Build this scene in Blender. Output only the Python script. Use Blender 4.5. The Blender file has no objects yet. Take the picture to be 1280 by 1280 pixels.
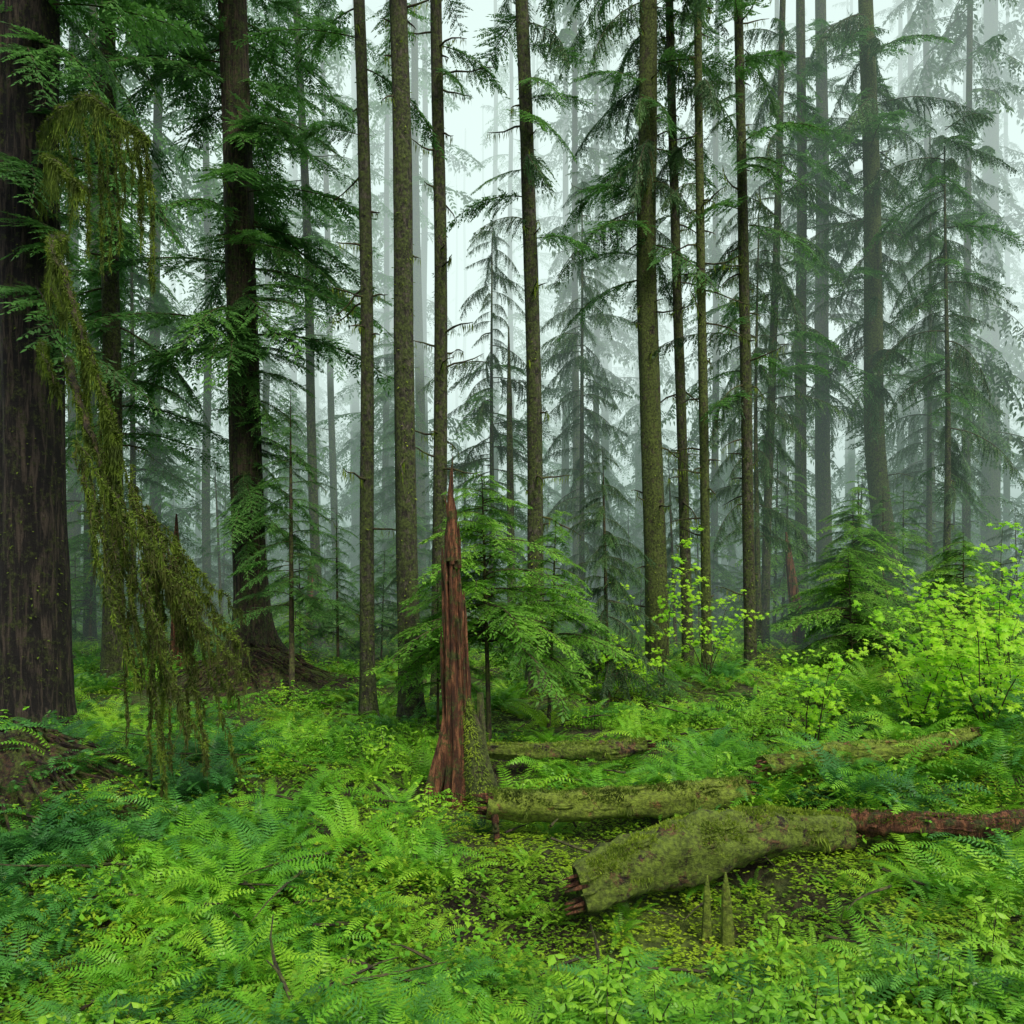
import bpy, math, random
import numpy as np
from mathutils import Vector, Matrix, Euler
random.seed(7); np.random.seed(7)
R=random.random
def U(a,b): return a+(b-a)*random.random()
S=bpy.context.scene
COL=S.collection
# ------------------------------------------------------------------ terrain
def gz(x,y):
    z=0.02*(min(y,70)-8)
    g=lambda cx,cy,sx,sy,a: a*math.exp(-((x-cx)/sx)**2-((y-cy)/sy)**2)
    z+=g(-4.2,14.2,1.5,1.2,.40)+g(-4.3,7.4,1.3,1.6,.5)+g(6.5,10.5,2.6,3,.5)+g(-2.3,12.6,1.0,1.2,-.2)
    z+=g(3.2,8.3,1.4,1.0,.18)+g(1.0,5.6,2.5,1.2,-.26)
    z+=.07*math.sin(x*1.7+.6*y)+.06*math.sin(y*2.1-x*.9)+.04*math.sin(3.7*x+2.9*y)
    if y>20: z+=.25*math.sin(x*.21+y*.13)*min(1,(y-20)/20)
    return z
# ------------------------------------------------------------------ materials
def newmat(name):
    m=bpy.data.materials.new(name); m.use_nodes=True
    nt=m.node_tree; nt.nodes.clear()
    return m,nt,nt.nodes,nt.links
def ramp(n,stops):
    r=n.new('ShaderNodeValToRGB'); e=r.color_ramp.elements
    while len(e)<len(stops): e.new(0.5)
    for i,(p,c) in enumerate(stops):
        e[i].position=p; e[i].color=(*c,1)
    return r
def leafmat(name,c1,c2,c3,transl=.35,rough=.5,nscale=2.5):
    m,nt,n,l=newmat(name)
    oi=n.new('ShaderNodeObjectInfo'); ge=n.new('ShaderNodeNewGeometry')
    no=n.new('ShaderNodeTexNoise'); no.inputs['Scale'].default_value=nscale; no.inputs['Detail'].default_value=3
    l.new(ge.outputs['Position'],no.inputs['Vector'])
    a=n.new('ShaderNodeMath'); a.operation='MULTIPLY_ADD'; a.inputs[1].default_value=.45
    l.new(oi.outputs['Random'],a.inputs[0])
    b=n.new('ShaderNodeMath'); b.operation='MULTIPLY_ADD'; b.inputs[1].default_value=1.5; b.inputs[2].default_value=-.45
    l.new(no.outputs['Fac'],b.inputs[0]); l.new(b.outputs[0],a.inputs[2])
    r=ramp(n,[(.1,c1),(.5,c2),(.95,c3)]); l.new(a.outputs[0],r.inputs[0])
    p=n.new('ShaderNodeBsdfPrincipled'); p.inputs['Roughness'].default_value=rough
    p.inputs['Specular IOR Level'].default_value=.35
    t=n.new('ShaderNodeBsdfTranslucent'); mx=n.new('ShaderNodeMixShader'); mx.inputs[0].default_value=transl
    o=n.new('ShaderNodeOutputMaterial')
    l.new(r.outputs[0],p.inputs['Base Color']); l.new(r.outputs[0],t.inputs['Color'])
    l.new(p.outputs[0],mx.inputs[1]); l.new(t.outputs[0],mx.inputs[2]); l.new(mx.outputs[0],o.inputs[0])
    return m
def barkmat(name,c1,c2,moss,mossamt,sxy=9,sz=1.6,bump=.6,rough=.9,mscale=9,dist=.05,mdark=.25):
    m,nt,n,l=newmat(name)
    ge=n.new('ShaderNodeNewGeometry'); mp=n.new('ShaderNodeMapping'); mp.inputs['Scale'].default_value=(sxy,sxy,sz)
    l.new(ge.outputs['Position'],mp.inputs['Vector'])
    no=n.new('ShaderNodeTexNoise'); no.inputs['Scale'].default_value=2.2; no.inputs['Detail'].default_value=8; no.inputs['Roughness'].default_value=.7; no.inputs['Distortion'].default_value=.4
    l.new(mp.outputs[0],no.inputs['Vector'])
    r=ramp(n,[(.40,tuple(v*.5 for v in c1)),(.49,c1),(.60,c2)]); l.new(no.outputs['Fac'],r.inputs[0])
    n2=n.new('ShaderNodeTexNoise'); n2.inputs['Scale'].default_value=mscale; n2.inputs['Detail'].default_value=9; n2.inputs['Roughness'].default_value=.8
    l.new(ge.outputs['Position'],n2.inputs['Vector'])
    mr=n.new('ShaderNodeMapRange'); mr.inputs['From Min'].default_value=.60-mossamt*.3; mr.inputs['From Max'].default_value=.66-mossamt*.3
    l.new(n2.outputs['Fac'],mr.inputs['Value'])
    mx=n.new('ShaderNodeMix'); mx.data_type='RGBA'; l.new(mr.outputs[0],mx.inputs['Factor'])
    n3=n.new('ShaderNodeTexNoise'); n3.inputs['Scale'].default_value=30; n3.inputs['Detail'].default_value=4; l.new(ge.outputs['Position'],n3.inputs['Vector'])
    rm=ramp(n,[(.35,tuple(v*mdark for v in moss)),(.62,moss)]); l.new(n3.outputs['Fac'],rm.inputs[0])
    l.new(r.outputs[0],mx.inputs[6]); l.new(rm.outputs[0],mx.inputs[7])
    p=n.new('ShaderNodeBsdfPrincipled'); p.inputs['Roughness'].default_value=rough
    l.new(mx.outputs[2],p.inputs['Base Color'])
    ad=n.new('ShaderNodeMath'); ad.operation='ADD'; l.new(no.outputs['Fac'],ad.inputs[0]); l.new(n2.outputs['Fac'],ad.inputs[1])
    bu=n.new('ShaderNodeBump'); bu.inputs['Strength'].default_value=bump; bu.inputs['Distance'].default_value=dist
    l.new(ad.outputs[0],bu.inputs['Height']); l.new(bu.outputs[0],p.inputs['Normal'])
    o=n.new('ShaderNodeOutputMaterial'); l.new(p.outputs[0],o.inputs[0])
    return m
M_bark=barkmat('bark_mossy',(.030,.028,.018),(.12,.112,.08),(.085,.125,.025),.5,bump=1,sz=3)
M_barkbig=barkmat('bark_furrowed',(.010,.009,.007),(.12,.095,.068),(.08,.11,.02),.25,sxy=7,sz=.8,bump=1,dist=.16)
M_cedar=barkmat('bark_cedar',(.025,.018,.011),(.12,.09,.055),(.07,.11,.02),.4,sxy=11,sz=.8,bump=1,dist=.08)
M_rot=barkmat('rotten_wood',(.10,.036,.013),(.34,.15,.065),(.09,.12,.018),.28,sxy=12,sz=1.6,bump=1,dist=.06)
M_logmoss=barkmat('mossy_log',(.06,.026,.010),(.32,.15,.06),(.22,.32,.03),.68,sxy=5,sz=9,bump=1,mscale=4,mdark=.4)
M_logdark=barkmat('mossy_dark_log',(.02,.012,.007),(.16,.09,.038),(.17,.26,.025),.6,sxy=5,sz=9,bump=1,mscale=4,mdark=.35)
M_mosstrunk=barkmat('mossy_trunk_bark',(.030,.026,.015),(.12,.10,.06),(.10,.145,.025),.66,bump=1,sz=3,mscale=6)
M_twig=barkmat('twig_bark',(.03,.024,.014),(.09,.07,.035),(.08,.10,.02),.4,sxy=5,sz=5,bump=.2)
M_moss=leafmat('hanging_moss',(.05,.085,.010),(.14,.23,.02),(.28,.40,.03),.35,.8,6)
M_mossb=leafmat('hanging_moss_brown',(.05,.065,.012),(.10,.13,.022),(.18,.22,.03),.35,.8,6)
M_hem=leafmat('hemlock_needles',(.04,.12,.028),(.085,.24,.05),(.14,.36,.065),.42)
M_spr=leafmat('spruce_needles',(.04,.10,.038),(.075,.17,.06),(.12,.26,.07),.38)
M_sap=leafmat('young_hemlock_needles',(.08,.24,.03),(.17,.42,.045),(.28,.58,.06),.45)
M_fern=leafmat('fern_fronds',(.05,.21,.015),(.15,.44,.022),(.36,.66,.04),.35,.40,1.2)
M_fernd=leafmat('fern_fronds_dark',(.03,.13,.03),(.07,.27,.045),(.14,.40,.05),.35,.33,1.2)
M_cover=leafmat('ground_leaves',(.08,.20,.012),(.20,.40,.018),(.40,.58,.03),.35,.55,.9)
M_broad=leafmat('broad_leaves',(.08,.28,.015),(.19,.47,.025),(.36,.66,.035),.4,.42,1.5)
M_maple=leafmat('maple_leaves',(.20,.58,.012),(.34,.74,.02),(.50,.84,.04),.5,.45)
def groundmat():
    m,nt,n,l=newmat('forest_floor')
    ge=n.new('ShaderNodeNewGeometry')
    a=n.new('ShaderNodeTexNoise'); a.inputs['Scale'].default_value=.9; a.inputs['Detail'].default_value=9; a.inputs['Roughness'].default_value=.7
    b=n.new('ShaderNodeTexNoise'); b.inputs['Scale'].default_value=14; b.inputs['Detail'].default_value=8
    l.new(ge.outputs['Position'],a.inputs['Vector']); l.new(ge.outputs['Position'],b.inputs['Vector'])
    r1=ramp(n,[(.36,(.03,.018,.010)),(.45,(.05,.045,.012)),(.54,(.08,.13,.015)),(.7,(.16,.25,.02))]); l.new(a.outputs['Fac'],r1.inputs[0])
    r2=ramp(n,[(.3,(.2,.2,.2)),(.7,(1,1,1))]); l.new(b.outputs['Fac'],r2.inputs[0])
    mx=n.new('ShaderNodeMix'); mx.data_type='RGBA'; mx.blend_type='MULTIPLY'; mx.inputs['Factor'].default_value=.9
    l.new(r1.outputs[0],mx.inputs[6]); l.new(r2.outputs[0],mx.inputs[7])
    p=n.new('ShaderNodeBsdfPrincipled'); p.inputs['Roughness'].default_value=.95
    l.new(mx.outputs[2],p.inputs['Base Color'])
    bu=n.new('ShaderNodeBump'); bu.inputs['Distance'].default_value=.12; l.new(b.outputs['Fac'],bu.inputs['Height']); l.new(bu.outputs[0],p.inputs['Normal'])
    o=n.new('ShaderNodeOutputMaterial'); l.new(p.outputs[0],o.inputs[0]); return m
M_ground=groundmat()
M_soil=barkmat('root_soil',(.022,.013,.007),(.09,.05,.025),(.10,.15,.018),.4,sxy=6,sz=6,bump=1)
# ------------------------------------------------------------------ mesh builder
class MB:
    def __init__(s): s.v=[]; s.f=[]; s.m=[]
    def kite(s,p,d,side,L,w,mi=0,k=.4):
        i=len(s.v); mid=p+d*(L*k)
        s.v+= [p,mid+side*w,p+d*L,mid-side*w]; s.f.append((i,i+1,i+2,i+3)); s.m.append(mi)
    def tube(s,pts,rad,n=8,mi=0,cap=True,noise=0,ph=0,rfun=None):
        base=len(s.v); N=len(pts)
        for i,p in enumerate(pts):
            t=(pts[min(i+1,N-1)]-pts[max(i-1,0)]).normalized()
            a=t.cross(Vector((0,1,0) if abs(t.y)<.8 else (1,0,0))).normalized(); b=t.cross(a)
            for j in range(n):
                th=2*math.pi*j/n
                r=rad[i]
                if rfun: r*=rfun(i,th)
                if noise: r*=1+noise*(math.sin(3*th+ph+i*.35)*.5+math.sin(5*th-ph*2-i*.2)*.35+U(-.3,.3))
                s.v.append(p+a*(r*math.cos(th))+b*(r*math.sin(th)))
        for i in range(N-1):
            for j in range(n):
                s.f.append((base+i*n+j,base+i*n+(j+1)%n,base+(i+1)*n+(j+1)%n,base+(i+1)*n+j)); s.m.append(mi)
        if cap:
            s.f.append(tuple(base+j for j in range(n))); s.m.append(mi)
            s.f.append(tuple(base+(N-1)*n+j for j in reversed(range(n)))); s.m.append(mi)
    def mesh(s,name,mats,smooth=False):
        me=bpy.data.meshes.new(name); me.from_pydata([tuple(v) for v in s.v],[],s.f)
        for m in mats: me.materials.append(m)
        me.polygons.foreach_set('material_index',s.m)
        if smooth: me.polygons.foreach_set('use_smooth',[True]*len(s.f))
        me.update(); return me
def obj(name,data,parent=None,loc=(0,0,0),rot=(0,0,0),sc=(1,1,1)):
    o=bpy.data.objects.new(name,data); COL.objects.link(o)
    o.location=loc; o.rotation_euler=rot; o.scale=sc if not isinstance(sc,(int,float)) else (sc,sc,sc)
    if parent: o.parent=parent
    return o
def empty(name,loc=(0,0,0)):
    o=bpy.data.objects.new(name,None); COL.objects.link(o); o.location=loc; o.empty_display_size=.2; return o
# ------------------------------------------------------------------ foliage templates
def branch(seed,mat,L=1.8,rise=.15,droop=.45,W=.55,ts=.075,ss=.035,ll=.075,lw=.011,pend=.15,g=.35,ang=58,skip=.12):
    random.seed(seed); b=MB()
    pts=[];N=10; w1=U(-.2,.2);ph=U(0,6)
    def P(s): return Vector((L*s*(1-.08*droop*s),w1*L*s*s+.03*math.sin(5*s+ph),L*(rise*s-droop*s*s)))
    for i in range(N+1): pts.append(P(i/N))
    b.tube(pts,[.014*(1-.85*i/N) for i in range(N+1)],4,1,cap=False)
    nt=int(L/ts)
    for k in range(nt):
        s=.10+.9*(k+R())/nt
        if s>1: s=1
        p=P(s); tan=(P(min(s+.02,1.02))-P(s-.02)).normalized()
        for sd in (-1,1):
            if R()<skip: continue
            tl=W*(math.sin(min(1,(s+.12)/.55)*math.pi/2))*(1.08-s)**.75*U(.45,1.25)
            if tl<.05: tl=.05
            a=math.radians(ang+U(-22,22))
            lat=Vector((-tan.y,tan.x,0)).normalized()*sd
            d=(tan*math.cos(a)+lat*math.sin(a)+Vector((0,0,-pend*U(0,1.9)+U(-.1,.1)))).normalized()
            q=p.copy(); m=max(2,int(tl/ss)); st=tl/m
            side=d.cross(Vector((0,0,1))).normalized()
            b.kite(p,d,side,tl*.9,.004,1)
            gg=g*U(.4,1.6)
            for j in range(m):
                f=j/m
                d=(d+Vector((U(-.08,.08),U(-.08,.08),-gg*st*2.2))).normalized()
                side=d.cross(Vector((0,0,1)));side=side.normalized() if side.length>.01 else lat
                for s2 in (-1,1):
                    dd=(d*.75+side*s2*.75+Vector((0,0,U(-.35,.2)))).normalized()
                    wv=dd.cross(Vector((U(-.5,.5),U(-.5,.5),1))).normalized()
                    b.kite(q,dd,wv,ll*(1.1-.6*f)*U(.6,1.4),lw*U(.8,1.3))
                q=q+d*st
            b.kite(q,d,side,ll,lw)
    return b.mesh('spray_mesh',[mat,M_twig])
HEM=[branch(10+i,M_hem,ll=.085,lw=.014,W=.62,ts=.065) for i in range(4)]
SAP=[branch(20+i,M_sap,L=1.0,W=.45,rise=.25,droop=.5,ts=.042,ss=.028,ll=.062,lw=.0105) for i in range(4)]
SPR=[branch(30+i,M_spr,L=1.8,W=.62,rise=.15,droop=.55,ts=.05,ss=.034,ll=.075,lw=.012,pend=U(.7,1.3),g=1.6,ang=48,skip=.2) for i in range(5)]
FARB=[branch(40+i,M_spr,L=2.2,W=.8,rise=.12,droop=.45,ts=.13,ss=.10,ll=.18,lw=.036,pend=.7,g=.9,ang=48,skip=.15) for i in range(3)]
FARH=[branch(50+i,M_hem,L=2.2,W=.8,rise=.12,droop=.4,ts=.13,ss=.10,ll=.17,lw=.034,pend=.2,g=.5) for i in range(3)]
# ------------------------------------------------------------------ trunk
def trunkmesh(H,r0,lean,seed,stubs=14,flare=1.0,curve=None,mat=None,taper=.7,n=14,leany=0.0):
    random.seed(seed); b=MB(); ph=U(0,6)
    hs=[-.4,-.1,0,.08,.18,.3,.45,.7]; h=1.0
    while h<H: hs.append(h); h+=.22 if h<11 else 1.2
    w1,w2=U(-.05,.05),U(-.05,.05)
    def C(h):
        x=lean*h+w1*math.sin(h*.5+ph)-w1*math.sin(ph); y=leany*h+w2*math.sin(h*.4+ph)-w2*math.sin(ph)
        if curve: x+=curve(h)
        return Vector((x,y,h))
    def rad(h): return r0*(1-taper*max(h,0)/H)
    def rf(i,th):
        h=max(hs[i],0); return 1+flare*math.exp(-h/.25)*(.4+.4*math.cos(5*th+ph))+.035*math.sin(7*th+ph+h)+.02*math.sin(13*th-h*.7)+.12*flare*math.exp(-h/1.2)
    b.tube([C(h) for h in hs],[rad(h) for h in hs],n,0,rfun=rf,noise=.05,ph=ph)
    for k in range(stubs):
        h=U(1.2,min(H,13)); az=U(0,6.28); L=U(.1,.3) if R()<.6 else U(.35,.9)
        d=Vector((math.cos(az),math.sin(az),U(-.3,.35))).normalized(); p=C(h)+d*rad(h)*.7; pts=[p]
        for q in range(4):
            d=(d+Vector((U(-.3,.3),U(-.3,.3),U(-.35,.3)))).normalized(); p=p+d*L/4; pts.append(p)
        b.tube(pts,[.018,.016,.012,.009,.004],5,1,cap=False)
        for q in range(int(40*L)+4):
            i=random.randrange(4); pp=pts[i].lerp(pts[i+1],R())
            b.kite(pp,Vector((U(-.2,.2),U(-.2,.2),-1)).normalized(),Vector((U(-1,1),U(-1,1),0)).normalized(),U(.03,.18),.007,2)
    for k in range(int(420*r0/.15) if n>10 else 0):
        h=9*R()**1.7; az=U(0,6.28); nrm=Vector((math.cos(az),math.sin(az),0)); p=C(h)+nrm*rad(h)*.98
        d=(nrm+Vector((U(-.4,.4),U(-.4,.4),U(-1.2,.2)))).normalized()
        b.kite(p,d,Vector((-nrm.y,nrm.x,U(-.4,.4))).normalized(),U(.02,.06),U(.006,.016),2)
    return b.mesh('trunk_mesh',[mat or M_bark,M_twig,M_moss],True),C,rad
def conifer(name,x,y,r,H=32,lean=0,seed=1,stubs=14,flare=1,curve=None,mat=None,br=[],taper=.7,n=14,leany=0):
    z=gz(x,y); e=empty(name,(x,y,z))
    me,C,rad=trunkmesh(H,r,lean,seed,stubs,flare,curve,mat,taper,n,leany)
    obj('trunk',me,e)
    random.seed(seed*13+5)
    for (T,h0,h1,cnt,l0,l1,a0,a1) in br:
        for k in range(cnt):
            h=h0+(h1-h0)*(k+R())/cnt; az=math.radians(U(a0,a1)); p=C(h)
            l=U(l0,l1)
            obj('bough',random.choice(T),e,p,(U(-.4,.4),U(-.15,.5),az),(l,l*U(.8,1.1),l*U(.8,1.2)))
    return e
ALL=(0,360)
MIX=HEM+SPR
conifer('old_spruce_tree',-5.62,10.3,.37,34,0.0,1,6,.6,None,M_barkbig,[(HEM,4.6,10,16,.8,1.3,-70,30),(HEM,6,12,10,.7,1.2,0,360)],.3,44)
conifer('hemlock_tree',-6.5,14.3,.16,30,-.005,2,24,.8,None,M_bark,[(HEM,4.2,12,44,.8,1.4,*ALL)])
conifer('cedar_tree',-4.22,14.3,.26,34,-.03,3,10,1.5,None,M_cedar,[(HEM,4.9,12,62,.8,1.6,*ALL),(HEM,1.9,5.4,30,.5,.9,-90,40)],.5,32)
conifer('hemlock_tree',-1.96,12,.10,30,-.017,4,16,.9,br=[(HEM,8,12,8,.6,1,*ALL)])
conifer('hemlock_tree',-1.30,11.4,.145,32,-.022,5,12,.9,br=[(HEM,9,13,6,.6,1,*ALL)])
conifer('hemlock_tree',-1.08,13,.11,32,-.006,6,40,.6,br=[(HEM,9,13,6,.6,1,*ALL)],leany=.0)
conifer('hemlock_tree',.36,12.9,.12,32,-.023,7,26,1.5,br=[(MIX,6.5,12,18,.5,1.0,*ALL)])
conifer('spruce_tree',2.57,15.5,.20,34,-.013,8,24,.4,br=[(MIX,7,13,36,.7,1.3,*ALL)],mat=M_mosstrunk,n=24)
conifer('hemlock_tree',3.2,16,.10,32,-.028,9,28,.5,br=[(MIX,8,12,8,.6,1,*ALL)])
conifer('hemlock_tree',3.32,15,.085,32,-.013,10,50,.5,br=[(SPR,8,12,6,.6,1,*ALL)],mat=M_mosstrunk)
conifer('hemlock_tree',4.34,16,.11,32,-.018,11,34,.5,br=[(MIX,5,12,24,.5,1.1,*ALL)])
conifer('hemlock_tree',5.73,20,.10,32,.03,12,24,.5,br=[(MIX,4,14,40,.6,1.2,*ALL)])
conifer('spruce_tree',7.57,23,.16,36,.0,13,24,.5,br=[(MIX,6,16,32,.7,1.3,*ALL)])
conifer('spruce_tree',8.86,25,.23,36,-.004,14,24,.5,br=[(MIX,6,17,50,.8,1.5,*ALL)])
conifer('bent_hemlock_tree',9.95,22,.27,36,-.012,15,24,.8,lambda h:-.85*(1-math.exp(-max(h,0)/2.6)),M_mosstrunk,[(MIX,6,16,60,.7,1.5,*ALL)],taper=.8)
conifer('spruce_tree',18.5,34,.36,38,.0,16,10,.5,br=[(FARB,8,26,50,1,1.7,*ALL)],taper=.5)
conifer('hemlock_tree',-4.58,21,.12,34,-.035,17,20,.5,br=[(HEM,7,17,34,.6,1.3,*ALL)])
conifer('hemlock_tree',-5.97,30,.13,34,-.025,18,10,.5,br=[(FARH,9,22,34,.8,1.4,*ALL)])
conifer('hemlock_tree',-3.08,30,.19,34,-.015,19,10,.5,br=[(FARH,14,22,12,.8,1.4,*ALL)])
conifer('hemlock_tree',2.04,28,.13,34,-.004,20,26,.5,br=[(FARB,7,22,50,.6,1.2,*ALL)])
conifer('hemlock_tree',3.1,32,.13,34,.0,21,10,.5,br=[(FARB,8,22,50,.6,1.2,*ALL)])
for i,(x,y,r) in enumerate([(-9.8,24,.16),(-9.0,26,.13),(-9.6,20,.13),(-8.5,30,.13),(-4.9,34,.14),(6.9,30,.13),(10,40,.18),(10.6,34,.15),(14.3,30,.16),(13.4,26,.12),(17.4,38,.2),(-12.5,25,.2),(5.6,36,.16)]):
    conifer('hemlock_tree',x,y,r,36,U(-.015,.015),30+i,8,.5,br=[(FARB if x>0 else FARH,3,22,60,.5,1.4,*ALL)])
dh='drooping_hemlock_tree'
conifer(dh,-.45,20,.08,10,0,60,4,.4,br=[(MIX,2.5,7,50,.6,1.0,*ALL),(SPR,7,9.8,26,.25,.6,*ALL)],taper=.9)
conifer(dh,1.75,22,.08,12,0,61,4,.4,br=[(SPR,2,9,60,.5,.9,*ALL),(SPR,9,11.8,20,.2,.5,*ALL)],taper=.9)
conifer(dh,5.2,18.5,.07,10,0,62,4,.4,br=[(SPR,2.4,9.8,54,.4,.9,*ALL)],taper=.9)
conifer(dh,9.6,19.5,.09,12,0,63,4,.4,br=[(MIX,3.5,11.8,56,.5,1.1,*ALL)],taper=.9)
conifer(dh,11.4,24,.09,14,0,64,4,.4,br=[(MIX,2,13.5,66,.6,1.2,*ALL)],taper=.9)
conifer(dh,-8.2,19,.09,11,0,65,4,.4,br=[(HEM,2,10.5,60,.5,1.1,*ALL)],taper=.9)
conifer(dh,-3.3,26,.09,9,0,66,4,.4,br=[(HEM,1,8.5,60,.4,1.0,*ALL)],taper=.9)
# saplings
def sapling(x,y,H,ln,T,seed,name='hemlock_sapling',cnt=None,h0=.2):
    random.seed(seed); z=gz(x,y); e=empty(name,(x,y,z)); b=MB()
    lx,ly=U(-.04,.04),U(-.04,.04)
    b.tube([Vector((lx*h,ly*h,h)) for h in (-.1,H*.3,H*.7,H)],[.010*H,.008*H,.005*H,.002],6,0)
    obj('stem',b.mesh('stem_mesh',[M_twig],True),e)
    cnt=cnt or int(18*H/1.0); base=1.0 if T is SAP else 1.8
    for k in range(cnt):
        f=h0+(1-h0)*(k+R())/cnt; h=H*f; l=ln/base*((1.03-f)**.6)*U(.7,1.2)*1.15
        obj('bough',random.choice(T),e,(lx*h,ly*h,h),(U(-.3,.3),U(-.25,.35),U(0,6.28)),l)
    return e
sapling(-.25,9.9,3.15,1.45,SAP,1,cnt=74,h0=.38)
sapling(.45,10.8,2.7,1.0,SAP,2,cnt=50,h0=.3)
sapling(-.9,10.7,2.1,1.0,SAP,12,cnt=36,h0=.35)
sapling(1.42,13,3.8,1.1,SPR,3,cnt=60,h0=.12,name='spruce_sapling')
sapling(7.0,18,3.3,1.7,SAP,4,cnt=90)
sapling(6.0,15.5,2.2,1.3,SAP,14,cnt=60)
sapling(7.9,15.4,2.6,1.4,SAP,5,cnt=66)
sapling(12,24,3.0,1.5,SAP,6)
sapling(10.4,19,2.2,1.1,SPR,7)
sapling(2.25,13,.75,.6,HEM,8,cnt=20,h0=.1)
sapling(-3.25,13.0,4.6,1.0,HEM,9,cnt=60,h0=.3)
sapling(-2.6,17.5,2.2,1.1,HEM,15,cnt=40)
random.seed(99)
spots=[]
for i in range(80):
    y=U(16,38); x=U(-.58,.58)*y; spots.append((x,y,U(1.4,5.0),U(.8,1.5),R(),R()))
for i,(x,y,H,ln,a,c) in enumerate(spots):
    T=(SAP if a<.45 else HEM if a<.75 else SPR) if y<26 else (FARH if a<.6 else FARB)
    sapling(x,y,H,ln*(1 if y<26 else 1.2),T,200+i,cnt=30,name='hemlock_sapling' if c<.6 else 'spruce_sapling')
# ------------------------------------------------------------------ distant forest
random.seed(5)
dist=empty('distant_trees',(0,60,0))
FT=[trunkmesh(34,.2,0,300+i,6,.4,n=8)[0] for i in range(4)]
placed=[]
cnt=0;tries=0
while cnt<100 and tries<4000:
    tries+=1
    y=36+46*R()**.9; x=U(-.70,.70)*y
    if any((x-a)**2+(y-b)**2<5 for a,b in placed): continue
    placed.append((x,y)); cnt+=1
    me=random.choice(FT); z=gz(x,y); s=U(.8,1.25)
    obj('trunk',me,dist,(x,y-60,z),(0,0,U(0,6.28)),(s,s,1.1))
    gap=abs(x/y+.05)<.04 or abs(x/y-.225)<.03
    T=FARB if R()<.6 else FARH
    nb=20 if gap else 42
    for k in range(nb):
        h=1+(34-1)*((k+R())/nb)**1.2; l=U(.8,1.9)*(1.15-h/45)*(0.5 if gap else 1)
        obj('bough',random.choice(T),dist,(x,y-60,z+h),(U(-.3,.3),U(-.1,.45),U(0,6.28)),l)
# ------------------------------------------------------------------ ground sheet
def ground():
    nx,ny=260,300; vs=[];fs=[]
    for j in range(ny+1):
        v=j/ny; y=-8+30*v+420*v**5
        for i in range(nx+1):
            u=2*i/nx-1; x=14*u+260*u**5
            vs.append((x,y,gz(x,y)))
    for j in range(ny):
        for i in range(nx):
            a=j*(nx+1)+i; fs.append((a,a+1,a+nx+2,a+nx+1))
    me=bpy.data.meshes.new('ground'); me.from_pydata(vs,[],fs); me.materials.append(M_ground)
    me.polygons.foreach_set('use_smooth',[True]*len(fs)); obj('ground',me)
ground()
# ------------------------------------------------------------------ ferns
def fern(seed,mat,nf=12,L=.8,upr=(.8,2.6)):
    random.seed(seed); b=MB()
    for k in range(nf):
        az=2*math.pi*(k+U(-.3,.3))/nf; l=L*U(.6,1.2); up=U(*upr); dr=U(.9,1.5)
        rd=Vector((math.cos(az),math.sin(az),0)); d=(rd+Vector((0,0,up))).normalized(); p=rd*.02; n=24; st=l/n
        sd0=rd.cross(Vector((0,0,1))); tw=U(-.45,.45); wig=U(-.04,.04)
        for i in range(n):
            f=i/n; d=(d+Vector((0,0,-dr*st*(.5+3.2*f*f)))+rd*.03+sd0*wig).normalized()
            sd=(sd0+Vector((0,0,tw))).normalized(); upv=sd.cross(d)
            ll=.12*l/.75*math.sin(min(1,(f+.1)/.4)*math.pi/2)*(1.04-f)**.6
            b.kite(p,d,sd,st*1.1,.004,0)
            if i>2:
                for s in (-1,1):
                    dd=(sd*s+d*.35+upv*U(-.3,.05)).normalized()
                    b.kite(p,dd,d,ll*U(.85,1.1),.011,0,.3)
            p=p+d*st
    return b.mesh('fern_mesh',[mat])
FERN=[fern(i,M_fern,(9,12,14,7,10,16)[i],upr=((.8,2.6),(.5,1.8),(1,3),(1.5,3.5),(.6,2),(.9,2.8))[i]) for i in range(6)]; FERD=[fern(20+i,M_fernd,15) for i in range(2)]
def patch(seed,mat,n=90,rad=.38,hh=.12,ls=.035):
    random.seed(seed); b=MB()
    for k in range(n):
        r=rad*math.sqrt(R()); a=U(0,6.28); p=Vector((r*math.cos(a),r*math.sin(a),U(.01,hh)*(1-r/rad*.5)))
        for q in range(3):
            az=U(0,6.28); d=Vector((math.cos(az),math.sin(az),U(-.3,.4))).normalized(); sd=d.cross(Vector((U(-.3,.3),U(-.3,.3),1))).normalized()
            b.kite(p,d,sd,ls*U(.6,1.5),ls*.35,0,.55)
    return b.mesh('leaf_patch_mesh',[mat])
PAT=[patch(i,M_cover,120,.36,.11,.022) for i in range(3)]+[patch(9,M_fern,50,.35,.22,.035)]
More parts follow.
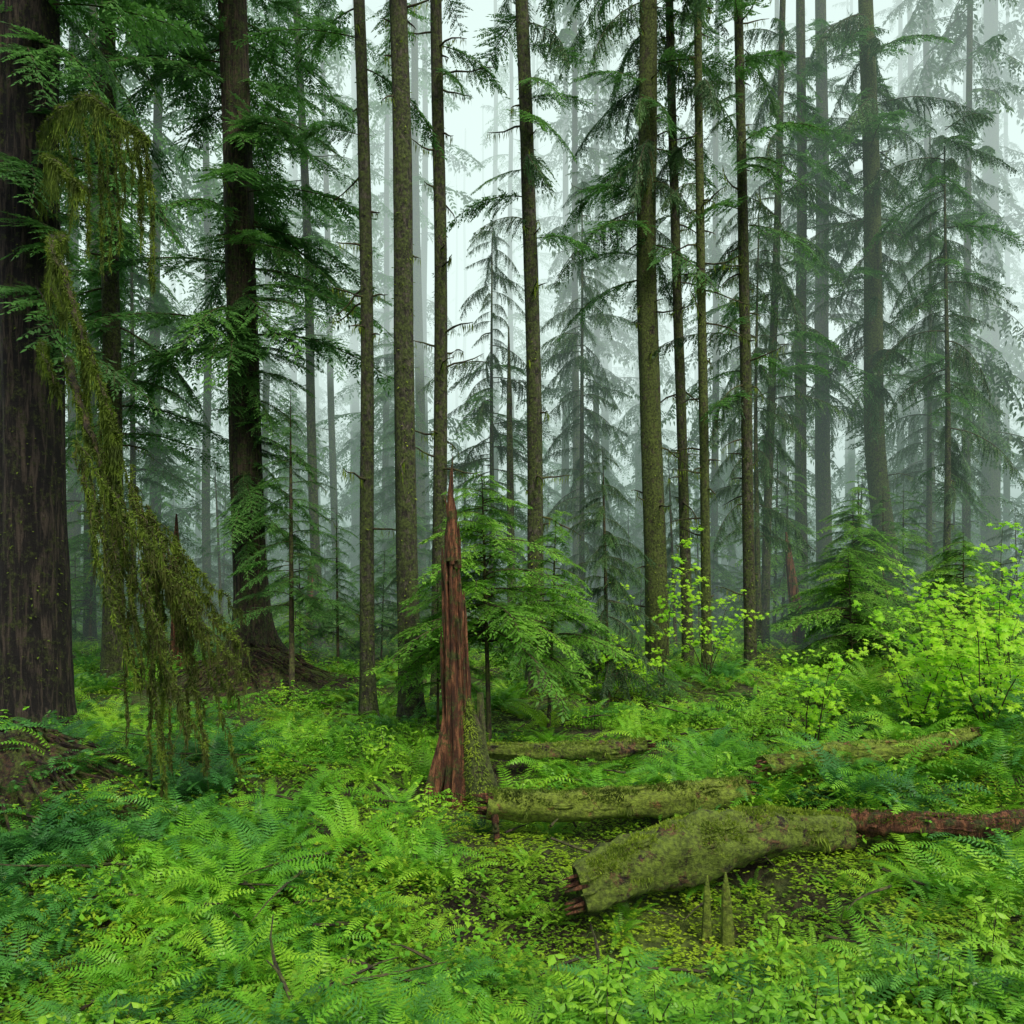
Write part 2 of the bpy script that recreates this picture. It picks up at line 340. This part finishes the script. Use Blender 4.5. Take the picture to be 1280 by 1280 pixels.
def broad(seed):
    random.seed(seed); b=MB()
    for k in range(14):
        a=U(0,6.28); lean=U(.1,.6); H=U(.12,.42); d=Vector((math.cos(a)*lean,math.sin(a)*lean,1)).normalized(); p=Vector((U(-.14,.14),U(-.14,.14),0))
        b.tube([p,p+d*H*.6,p+d*H],[.004,.003,.002],3,1,cap=False)
        for t in (.55,.8,1.0):
            q=p+d*H*t; a0=U(0,6.28)
            for j in range(3):
                az=a0+j*2.1+U(-.3,.3); dd=Vector((math.cos(az),math.sin(az),U(-.5,.3))).normalized(); sd=dd.cross(Vector((U(-.5,.5),U(-.5,.5),1))).normalized()
                L=U(.03,.075); i=len(b.v); m1=q+dd*L*.3;m2=q+dd*L*.7; dn=Vector((0,0,-.010))
                b.v+=[q,m1+sd*L*.28+dn,m2+sd*L*.22+dn,q+dd*L+dn*1.5,m2-sd*L*.22+dn,m1-sd*L*.28+dn,q+dd*L*.5]
                for (u,v) in ((0,1),(1,2),(2,3),(3,4),(4,5),(5,0)): b.f.append((i+6,i+u,i+v)); b.m.append(0)
    return b.mesh('broadleaf_mesh',[M_broad,M_twig])
BRO=[broad(i) for i in range(4)]
random.seed(11)
und=empty('sword_ferns'); cov=empty('ground_cover_plants'); bro=empty('broadleaf_plants')
def inlog(x,y): return (.1<x<2.9 and 5.2<y<7.2) or (-.5<x<2.1 and 6.2<y<7.45)
def front(x,y): return -.5<x<2.7 and 4.7<y<6.1
def fn(x,y): return math.sin(x*1.3+y*.7)+math.sin(y*1.9-x*.5)+.6*math.sin(x*3.1-y*1.3)
for k in range(2600):
    y=3.4+22*R()**1.25; x=U(-.66,.66)*y+U(-.6,.6)
    lg=inlog(x,y)
    if lg and R()<.82: continue
    if (x+.55)**2+(y-8.3)**2<.16: continue
    if abs(x+.55)<.4 and 6.6<y<8.3 and R()<.8: continue
    if (x+4.22)**2+(y-13.6)**2<1.5: continue
    n=fn(x,y)
    if n<-.75 and R()<.7: continue
    s=U(.35,.85)*(1 if y>5.5 else .85)
    if x>2.6 and y<11: s*=1.25
    if lg or front(x,y): s=U(.28,.48)
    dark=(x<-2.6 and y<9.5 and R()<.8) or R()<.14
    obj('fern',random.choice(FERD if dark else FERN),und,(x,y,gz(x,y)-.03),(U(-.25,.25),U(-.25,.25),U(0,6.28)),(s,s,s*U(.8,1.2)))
for (x,y,s) in [(2.2,5.9,.5),(2.6,6.1,.6),(1.9,5.55,.45),(2.9,6.0,.7),(3.1,6.6,.7),(3.4,7.2,.8),(2.9,7.5,.6),(1.75,5.7,.4),(2.4,5.5,.5),(.9,5.6,.35),(.3,6.1,.4),(.0,6.3,.45),(3.7,6.3,.8),(4.0,7.4,.9),(2.3,7.35,.45),(1.0,7.9,.45),(.2,8.0,.4)]:
    obj('fern',random.choice(FERN),und,(x,y,gz(x,y)-.03),(U(-.2,.2),U(-.2,.2),U(0,6.28)),s)
for k in range(3200):
    y=3.4+30*R()**1.4; x=U(-.68,.68)*y+U(-.6,.6)
    if x<-2.9 and y<9 and R()<.7: continue
    if (x+4.22)**2+(y-13.7)**2<1.2: continue
    if fn(x,y)>.6 and R()<.6 and not inlog(x,y): continue
    s=U(.6,1.4)*(1+max(0,y-12)*.05)
    obj('leaf_patch',random.choice(PAT[:3]) if inlog(x,y) else random.choice(PAT),cov,(x,y,gz(x,y)-.01),(0,0,U(0,6.28)),(s,s,s*U(.7,1.9) if not inlog(x,y) else s*.7))
for k in range(1000):
    y=3.6+16*R()**1.1; x=U(-.62,.62)*y
    if fn(x+3,y-2)<.35: continue
    if x<-2.9 and y<9: continue
    if (x+.55)**2+(y-8)**2<.3 or (x+4.22)**2+(y-13.7)**2<1.4: continue
    if inlog(x,y) or (front(x,y) and R()<.8): continue
    s=U(.5,1.1)
    obj('broadleaf',random.choice(BRO),bro,(x,y,gz(x,y)-.01),(U(-.15,.15),U(-.15,.15),U(0,6.28)),s)
def sticks():
    random.seed(21); b=MB()
    for k in range(260):
        y=4+14*R(); x=U(-.6,.6)*y; a=U(0,6.28); L=U(.15,.9); z=gz(x,y)+U(.02,.18); p=Vector((x,y,z)); pts=[p]; d=Vector((math.cos(a),math.sin(a),U(-.15,.3)))
        for j in range(4):
            d=d+Vector((U(-.25,.25),U(-.25,.25),U(-.15,.1))); p=p+d*L/4; pts.append(p)
        b.tube(pts,[.012,.011,.009,.006,.003],4,0,cap=False)
    obj('fallen_twigs',b.mesh('fallen_twigs',[M_twig]))
sticks()
# ------------------------------------------------------------------ vine maples
def leafstar(b,p,nrm,s,az):
    n=nrm.normalized(); a=n.cross(Vector((math.cos(az),math.sin(az),.1))).normalized(); c=n.cross(a)
    i=len(b.v); K=14; b.v.append(p)
    rs=[1,.5,.85,.5,.95,.45,.7,.25,.7,.45,.95,.5,.85,.5]
    for k in range(K):
        th=2*math.pi*k/K; b.v.append(p+(a*math.cos(th)+c*math.sin(th))*s*rs[k]-n*s*.2*rs[k])
    for k in range(K): b.f.append((i,i+1+k,i+1+(k+1)%K)); b.m.append(0)
def maple(x,y,H,W,n,seed,leafs=.042):
    random.seed(seed); b=MB(); z=gz(x,y)
    for s in range(n):
        az=U(0,6.28); p=Vector((U(-.05,.05),U(-.05,.05),0)); d=Vector((math.cos(az)*.25*W,math.sin(az)*.25*W,1)).normalized(); pts=[p]; h=H*U(.6,1.05)
        for k in range(9):
            d=(d+Vector((math.cos(az)*.06*W+U(-.12,.12),math.sin(az)*.06*W+U(-.12,.12),.0))).normalized(); p=p+d*h/9; pts.append(p)
        b.tube(pts,[.010*(1-.09*k) for k in range(10)],5,1,cap=False)
        for k in range(3,10):
            for t in range(2):
                a2=U(0,6.28); q=pts[k].copy(); L=U(.12,.45)*W; dd=Vector((math.cos(a2),math.sin(a2),U(-.2,.35))).normalized()
                b.tube([q,q+dd*L],[.004,.002],3,1,cap=False)
                for j in range(7):
                    pp=q+dd*L*(.3+.85*j/6)+Vector((U(-.06,.06),U(-.06,.06),U(-.05,.04)))
                    leafstar(b,pp,Vector((U(-.6,.6),U(-1.2,.2),1)),leafs*U(.5,1.4),U(0,6.28))
    obj('vine_maple',b.mesh('vine_maple',[M_maple,M_twig]),None,(x,y,z))
maple(3.1,14,2.1,.9,5,1)
maple(1.45,13.2,1.3,1.2,5,2)
maple(3.25,9.6,1.3,.7,4,3,.038)
maple(4.25,9.2,1.4,.8,5,4,.048)
maple(4.75,8.8,1.6,.9,5,5,.05)
maple(5.3,9.6,1.8,.9,6,8,.05)
maple(5.2,10.8,1.8,1.0,5,10,.045)
maple(6.0,11,2.0,1.0,6,9)
maple(5.75,10.2,3.0,.5,3,6,.05)
maple(2.45,14.3,2.7,.4,3,7)
# ------------------------------------------------------------------ snag
def snag():
    random.seed(3); b=MB(); x,y=-.52,8.3; n=40
    def ctr(h): return Vector((-.03*h+.02+(-.03)*math.exp(-h/.4),0,h))
    hs=[-.2,0,.15]+[.3+.1*i for i in range(26)]
    base=len(b.v)
    prof=[U(0,1) for _ in range(n)]; fl=[U(-.10,.10) for _ in range(n)]
    def rr(h): return .125-.022*h+.035*math.exp(-((h-1.15)/.5)**2)*.4
    for i,h in enumerate(hs):
        for j in range(n):
            th=2*math.pi*j/n
            r=rr(max(h,0))*(1+.5*math.exp(-max(h,0)/.35))
            r*=1+.13*math.sin(3*th+h*.8)+.08*math.sin(8*th+1+h*.3)+fl[j]+U(-.03,.03)
            top=1.8+.95*prof[j]*(.5+.5*math.cos(th-2.0))
            hh=min(h,top)
            if h>=top: r*=.7
            b.v.append(ctr(hh)+Vector((r*math.cos(th),r*math.sin(th),0)))
    for i in range(len(hs)-1):
        for j in range(n):
            b.f.append((base+i*n+j,base+i*n+(j+1)%n,base+(i+1)*n+(j+1)%n,base+(i+1)*n+j)); b.m.append(0)
    for k in range(30):
        a=U(0,6.28); r=U(.01,.08); h0=U(1.5,2.5); L=U(.2,.6)
        p=ctr(h0)+Vector((r*math.cos(a),r*math.sin(a),0)); b.tube([p,p+Vector((U(-.02,.02),U(-.02,.02),L*.6)),p+Vector((U(-.04,.04),U(-.03,.03),L))],[.028,.018,.002],5,0,noise=.2)
    for k in range(30):
        a=U(0,6.28); h0=U(.3,1.7); L=U(.3,.8); r=rr(h0)*1.04
        q=[ctr(h0+L*t)+Vector((r*math.cos(a),r*math.sin(a),0)) for t in (0,.4,.8,1)]
        b.tube(q,[.006,.018,.015,.003],4,0,noise=.3)
    p=ctr(2.3); b.tube([p,p+Vector((.0,0,.3)),p+Vector((-.01,0,.62)),p+Vector((.01,0,1.0))],[.065,.045,.028,.003],7,0,noise=.3)
    b.tube([Vector((-.05,-.03,.95)),Vector((-.10,-.06,.6)),Vector((-.19,-.1,.25)),Vector((-.30,-.14,-.12))],[.05,.07,.07,.06],9,0,noise=.3)
    b.tube([Vector((.08,0,1.0)),Vector((.14,-.02,.7)),Vector((.20,-.05,.35)),Vector((.27,-.08,-.1))],[.04,.09,.12,.17],14,1,noise=.3)
    b.tube([Vector((.22,.02,1.05)),Vector((.24,.02,.5)),Vector((.26,0,0))],[.03,.045,.08],7,1,noise=.3)
    for k in range(2200):
        t=R(); p=Vector((.08,0,1.0)).lerp(Vector((.27,-.08,-.1)),t); a=U(0,6.28); r=.05+.11*t; nrm=Vector((math.cos(a),math.sin(a),U(-.2,.3)))
        b.kite(p+nrm*r,(nrm+Vector((U(-.5,.5),U(-.5,.5),-.7))).normalized(),Vector((-nrm.y,nrm.x,0)),U(.02,.05),.007,2)
    obj('broken_tree_snag',b.mesh('broken_tree_snag',[M_rot,M_mosstrunk,M_moss]),None,(x,y,gz(x,y)))
snag()
def smallsnag(x,y,H,r,lean,seed,mat=M_rot,name='broken_tree_snag'):
    random.seed(seed); b=MB()
    pts=[Vector((lean*h,0,h)) for h in (-.1,H*.25,H*.5,H*.75,H)]
    b.tube(pts,[r*1.3,r,r*.85,r*.7,r*.15],9,0,noise=.25)
    for k in range(5): 
        p=pts[3]+Vector((U(-r,r)*.5,U(-r,r)*.5,0)); b.tube([p,p+Vector((lean*.3,0,U(.05,.12)*H))],[r*.3,.003],4,0)
    obj(name,b.mesh('snag_small',[mat]),None,(x,y,gz(x,y)))
smallsnag(6.55,20,2.7,.13,-.12,1)
smallsnag(-6.1,16,2.9,.10,0,2)
smallsnag(-4.5,19.5,2.0,.09,0.02,3)
smallsnag(0.0,18,6.8,.08,-.01,4,M_bark)
smallsnag(1.30,5.9,.46,.03,.02,5,M_logmoss,'mossy_stub')
smallsnag(1.43,5.85,.50,.04,-.02,6,M_logmoss,'mossy_stub')
# ------------------------------------------------------------------ logs
def log(name,pts,rad,mat,seed,n=28,mossfuzz=0,noise=.08,thr=-.1):
    random.seed(seed); b=MB(); P=[];Rr=[]
    K=36
    for i in range(K+1):
        f=i/K*(len(pts)-1); k=min(int(f),len(pts)-2); t=f-k
        p=Vector(pts[k]).lerp(Vector(pts[k+1]),t); p+=Vector((0,U(-.008,.008),U(-.008,.008))); P.append(p); Rr.append((rad[k]*(1-t)+rad[k+1]*t)*U(.94,1.06))
    b.tube(P,Rr,n,0,noise=noise,ph=U(0,6))
    for e,dv in ((0,-1),(K,1)):
        t=(P[1]-P[0]).normalized()*dv
        for k in range(22):
            a=U(0,6.28);r=Rr[e]*U(.2,.9); p=P[e]+Vector((0,r*math.cos(a),r*math.sin(a)))
            b.tube([p-t*.05,p+t*U(.02,.13)],[Rr[e]*.16,.004],5,1,noise=.2)
    for k in range(int(26*len(pts)/4)):
        i=random.randrange(K-4); a=U(-.2,2.2); nrm=Vector((0,-math.cos(a),math.sin(a)))
        q=[P[i+j]+nrm*Rr[i+j]*1.0 for j in range(4)]; b.tube(q,[.004,.016,.014,.003],4,0,noise=.3)
    for k in range(mossfuzz):
        i=random.randrange(K); p=P[i].lerp(P[i+1],R()); a=U(-.35,math.pi+.35); nrm=Vector((0,-math.cos(a),math.sin(a)))
        if math.sin(P[i].x*9+a*2)+math.sin(P[i].x*23+a*5)*.6+nrm.z*2.2-1.2<thr: continue
        q=p+nrm*Rr[i]*.98
        d=(nrm+Vector((U(-.8,.8),U(-.8,.8),U(-.4,.5)))).normalized()
        low=nrm.z<.1
        if low: d=(d+Vector((0,0,-1.5))).normalized()
        b.kite(q,d,d.cross(Vector((U(-1,1),U(-1,1),.3))).normalized(),U(.015,.04)*(2.2 if low else 1),.006,2)
    obj(name,b.mesh(name,[mat,M_rot,M_moss],True),None)
log('fallen_mossy_log',[(-.20,7.15,.21),(.5,7.15,.20),(1.2,7.2,.22),(1.95,7.4,.26)],[.12,.12,.125,.11],M_logmoss,1,mossfuzz=7500,noise=.16)
log('fallen_mossy_log',[(.46,6.0,-.06),(.9,6.2,.06),(1.4,6.4,.13),(1.92,6.6,.15),(2.6,6.8,.10)],[.17,.21,.215,.18,.13],M_logdark,2,mossfuzz=13000,noise=.18)
log('fallen_mossy_log',[(-.35,8.9,.27),(.3,8.9,.26),(.9,8.8,.29),(1.35,8.9,.32)],[.07,.08,.09,.07],M_logdark,3,mossfuzz=2200,noise=.2)
log('fallen_branch_log',[(2.5,6.9,.14),(2.9,6.7,.2),(3.5,6.6,.2),(4.2,6.7,.28)],[.11,.08,.08,.06],M_rot,4,mossfuzz=1500,noise=.25)
log('fallen_branch_log',[(2.2,7.7,.38),(2.9,8.0,.42),(3.7,8.1,.44),(4.4,8.4,.55)],[.09,.11,.10,.06],M_logmoss,5,mossfuzz=1500,noise=.25)
log('fallen_branch_log',[(-.14,7.05,.15),(-.1,6.95,-.2)],[.03,.02],M_rot,6)
# ------------------------------------------------------------------ root mounds
def mound(x,y,rx,ry,h,seed,name):
    random.seed(seed); b=MB(); n=60;m=20
    for i in range(m+1):
        f=i/m
        for j in range(n):
            th=2*math.pi*j/n; rr=(1-f)*(1+.18*math.sin(3*th+seed)+.1*math.sin(7*th)+U(-.04,.04))
            px=x+rx*rr*math.cos(th);py=y+ry*rr*math.sin(th)
            b.v.append(Vector((px,py,gz(px,py)-.06+h*math.sin(f*math.pi/2)*U(.85,1.08))))
    for i in range(m):
        for j in range(n): b.f.append((i*n+j,i*n+(j+1)%n,(i+1)*n+(j+1)%n,(i+1)*n+j)); b.m.append(0)
    for k in range(110):
        a=U(0,6.28); r=U(.2,.9); q=Vector((x+rx*r*math.cos(a),y+ry*r*math.sin(a),0)); q.z=gz(q.x,q.y)+h*(1-r)*.9+.05
        pts=[q]; d=Vector((math.cos(a),math.sin(a),-.3))
        for t in range(4): q=q+Vector((d.x*.12+U(-.05,.05),d.y*.12+U(-.05,.05),-.06+U(-.03,.03))); pts.append(q)
        b.tube(pts,[.02,.016,.012,.008,.003],5,0,cap=False)
    obj(name,b.mesh(name,[M_soil]),None)
mound(-4.2,13.7,1.1,.9,.3,1,'root_mound')
mound(-4.15,7.3,.95,1.0,.32,2,'root_mound')
mound(-5.4,9.4,1.1,.9,.2,3,'root_mound')
# ------------------------------------------------------------------ mossy drooping limbs
def mossylimb(paths,name,seed):
    random.seed(seed); b=MB()
    for pts,r0,dens,hl,mi in paths:
        P=[Vector(p) for p in pts]; Q=[]
        for i in range(len(P)-1):
            p0=P[max(i-1,0)];p1=P[i];p2=P[i+1];p3=P[min(i+2,len(P)-1)]
            for k in range(6):
                t=k/6; Q.append(.5*((2*p1)+(p2-p0)*t+(2*p0-5*p1+4*p2-p3)*t*t+(-p0+3*p1-3*p2+p3)*t**3)+Vector((U(-.02,.02),U(-.02,.02),U(-.02,.02))))
        Q.append(P[-1]); N=len(Q)
        b.tube(Q,[r0*(1-.75*i/N) for i in range(N)],7,0)
        L=sum((Q[i+1]-Q[i]).length for i in range(N-1)); ph=U(0,6)
        for k in range(int(dens*L)):
            i=random.randrange(N-1); t=R(); p=Q[i].lerp(Q[i+1],t); r=r0*(1-.75*i/N)
            nrm=Vector((U(-1,1),U(-1,1),U(-1,1))).normalized()
            q=p+nrm*r
            if R()<.6:
                b.kite(q,(nrm+Vector((0,0,-.3))).normalized(),nrm.cross(Vector((U(-1,1),U(-1,1),U(-1,1)))).normalized(),U(.02,.05),.006,1)
            else:
                cl=.35+.65*max(0,math.sin((i+t)*1.9+ph)+.3*math.sin((i+t)*5.1))
                l=hl*cl*U(.1,1)**2; d=Vector((U(-.15,.15),U(-.15,.15),-1)).normalized(); sd=Vector((U(-1,1),U(-1,1),0)).normalized(); segs=max(1,int(l/.06)); st=l/segs
                for s in range(segs):
                    b.kite(q,d,sd,st*1.25,.0055*(1.2-s/segs),mi,.5)
                    if R()<.7: 
                        d2=(d+sd*U(-.9,.9)).normalized(); b.kite(q,d2,sd.cross(d),st*.8,.004,mi,.5)
                    q=q+d*st; d=(d+Vector((U(-.2,.2),U(-.2,.2),-.1))).normalized()
    obj(name,b.mesh(name,[M_twig,M_moss,M_mossb]),None)
paths=[
 ([(-5.3,10,5.9),(-4.6,9,5.5),(-4.1,7.8,5.0),(-3.82,7.5,4.65),(-3.6,7.4,4.05),(-3.4,7.4,3.5),(-3.3,7.4,3.2)],.04,1200,.5,1),
 ([(-4.0,7.9,4.0),(-3.7,7.6,3.5),(-3.5,7.5,3.0),(-3.27,7.4,2.6),(-3.0,7.4,2.25),(-2.82,7.4,1.9)],.035,1200,.4,1),
 ([(-5.3,10,5.2),(-4.7,9,5.1),(-4.3,8.2,4.75),(-4.05,8,4.4)],.035,1200,.35,1),
 ([(-5.3,10,4.6),(-4.8,9,4.4),(-4.4,8.3,4.1),(-4.2,8.2,3.75)],.03,1100,.3,1),
 ([(-5.3,9.9,6.3),(-4.7,9,6.15),(-4.2,8,5.85),(-3.7,7.6,5.4)],.035,1200,.5,1),
 ([(-5.3,9.9,7.0),(-4.6,9,6.8),(-3.9,8.2,6.5),(-3.3,8,6.0)],.03,1000,.6,1),
]
random.seed(77)
for k in range(46):
    t=R(); s=Vector((-3.55,7.5,3.2)).lerp(Vector((-2.82,7.4,1.95)),t)+Vector((U(-.08,.08),U(-.45,.45),0))
    L=U(.6,2.1); pts=[tuple(s)]; p=s.copy(); dx=U(0,.13)
    for j in range(6):
        p=p+Vector((dx+U(-.03,.04),U(-.05,.05),-L/6)); 
        if p.z>.2: pts.append(tuple(p))
    if len(pts)>1: paths.append((pts,.005,400,.26,2 if R()<.6 else 1))
for k in range(18):
    s=Vector((-3.9,7.7,4.7)).lerp(Vector((-3.35,7.4,3.3)),R()); L=U(.4,1.3)
    paths.append(([tuple(s),tuple(s+Vector((.05,.02,-L*.5))),tuple(s+Vector((.06,0,-L)))],.005,420,.25,1))
for k in range(16):
    s=Vector((-4.6,9,6.8)).lerp(Vector((-3.3,8,6.0)),R()); L=U(.4,1.4)
    paths.append(([tuple(s),tuple(s+Vector((.05,.02,-L*.5))),tuple(s+Vector((.06,0,-L)))],.005,420,.25,1))
mossylimb(paths,'mossy_drooping_branch',4)
# ------------------------------------------------------------------ mist (homogeneous absorbing volumes, own glow stands in for scattered daylight)
def mist(x0,x1,y0,y1,z0,z1,sig,Lc):
    vs=[(x,y,z) for x in (x0,x1) for y in (y0,y1) for z in (z0,z1)]
    fs=[(0,1,3,2),(4,6,7,5),(0,4,5,1),(2,3,7,6),(0,2,6,4),(1,5,7,3)]
    me=bpy.data.meshes.new('mist'); me.from_pydata(vs,[],fs)
    m,nt,n,l=newmat('mist')
    a=n.new('ShaderNodeVolumeAbsorption'); a.inputs['Color'].default_value=(0,0,0,1); a.inputs['Density'].default_value=sig
    e=n.new('ShaderNodeEmission'); e.inputs['Color'].default_value=(*Lc,1); e.inputs['Strength'].default_value=sig
    s=n.new('ShaderNodeAddShader'); o=n.new('ShaderNodeOutputMaterial')
    l.new(a.outputs[0],s.inputs[0]); l.new(e.outputs[0],s.inputs[1]); l.new(s.outputs[0],o.inputs['Volume'])
    me.materials.append(m); obj('mist',me)
mist(-160,160,16.4,230,-6,70,.018,(.34,.47,.41))
mist(-160,160,24,229,8.0,69,.024,(1.35,1.58,1.54))  # upper layer, stronger emission added to brighten the haze higher up
# ------------------------------------------------------------------ world, sun, camera
w=bpy.data.worlds.new('World'); S.world=w; w.use_nodes=True
nt=w.node_tree; bg=nt.nodes['Background']; sk=nt.nodes.new('ShaderNodeTexSky'); sk.sky_type='NISHITA'; sk.sun_disc=False
EL,AZ=math.radians(52),math.radians(150)
sk.sun_elevation=EL; sk.sun_rotation=AZ; sk.dust_density=6; sk.air_density=1
nt.links.new(sk.outputs[0],bg.inputs[0]); bg.inputs[1].default_value=.15
sd=bpy.data.lights.new('sun','SUN'); sd.energy=1.5; sd.angle=math.radians(11); sd.color=(1,.95,.82)
so=bpy.data.objects.new('sun',sd); COL.objects.link(so)
dirv=Vector((math.sin(AZ)*math.cos(EL),math.cos(AZ)*math.cos(EL),math.sin(EL)))
so.rotation_euler=dirv.to_track_quat('Z','Y').to_euler()
cam=bpy.data.cameras.new('camera'); co=bpy.data.objects.new('camera',cam); COL.objects.link(co)
co.location=(0,0,2.2); co.rotation_euler=(math.radians(90),0,0); cam.lens=36*1100/1280; cam.sensor_width=36; cam.shift_y=60/1280; cam.clip_end=1500; cam.clip_start=.05
S.camera=co
S.view_settings.view_transform='Standard'; S.view_settings.look='None'; S.view_settings.exposure=0
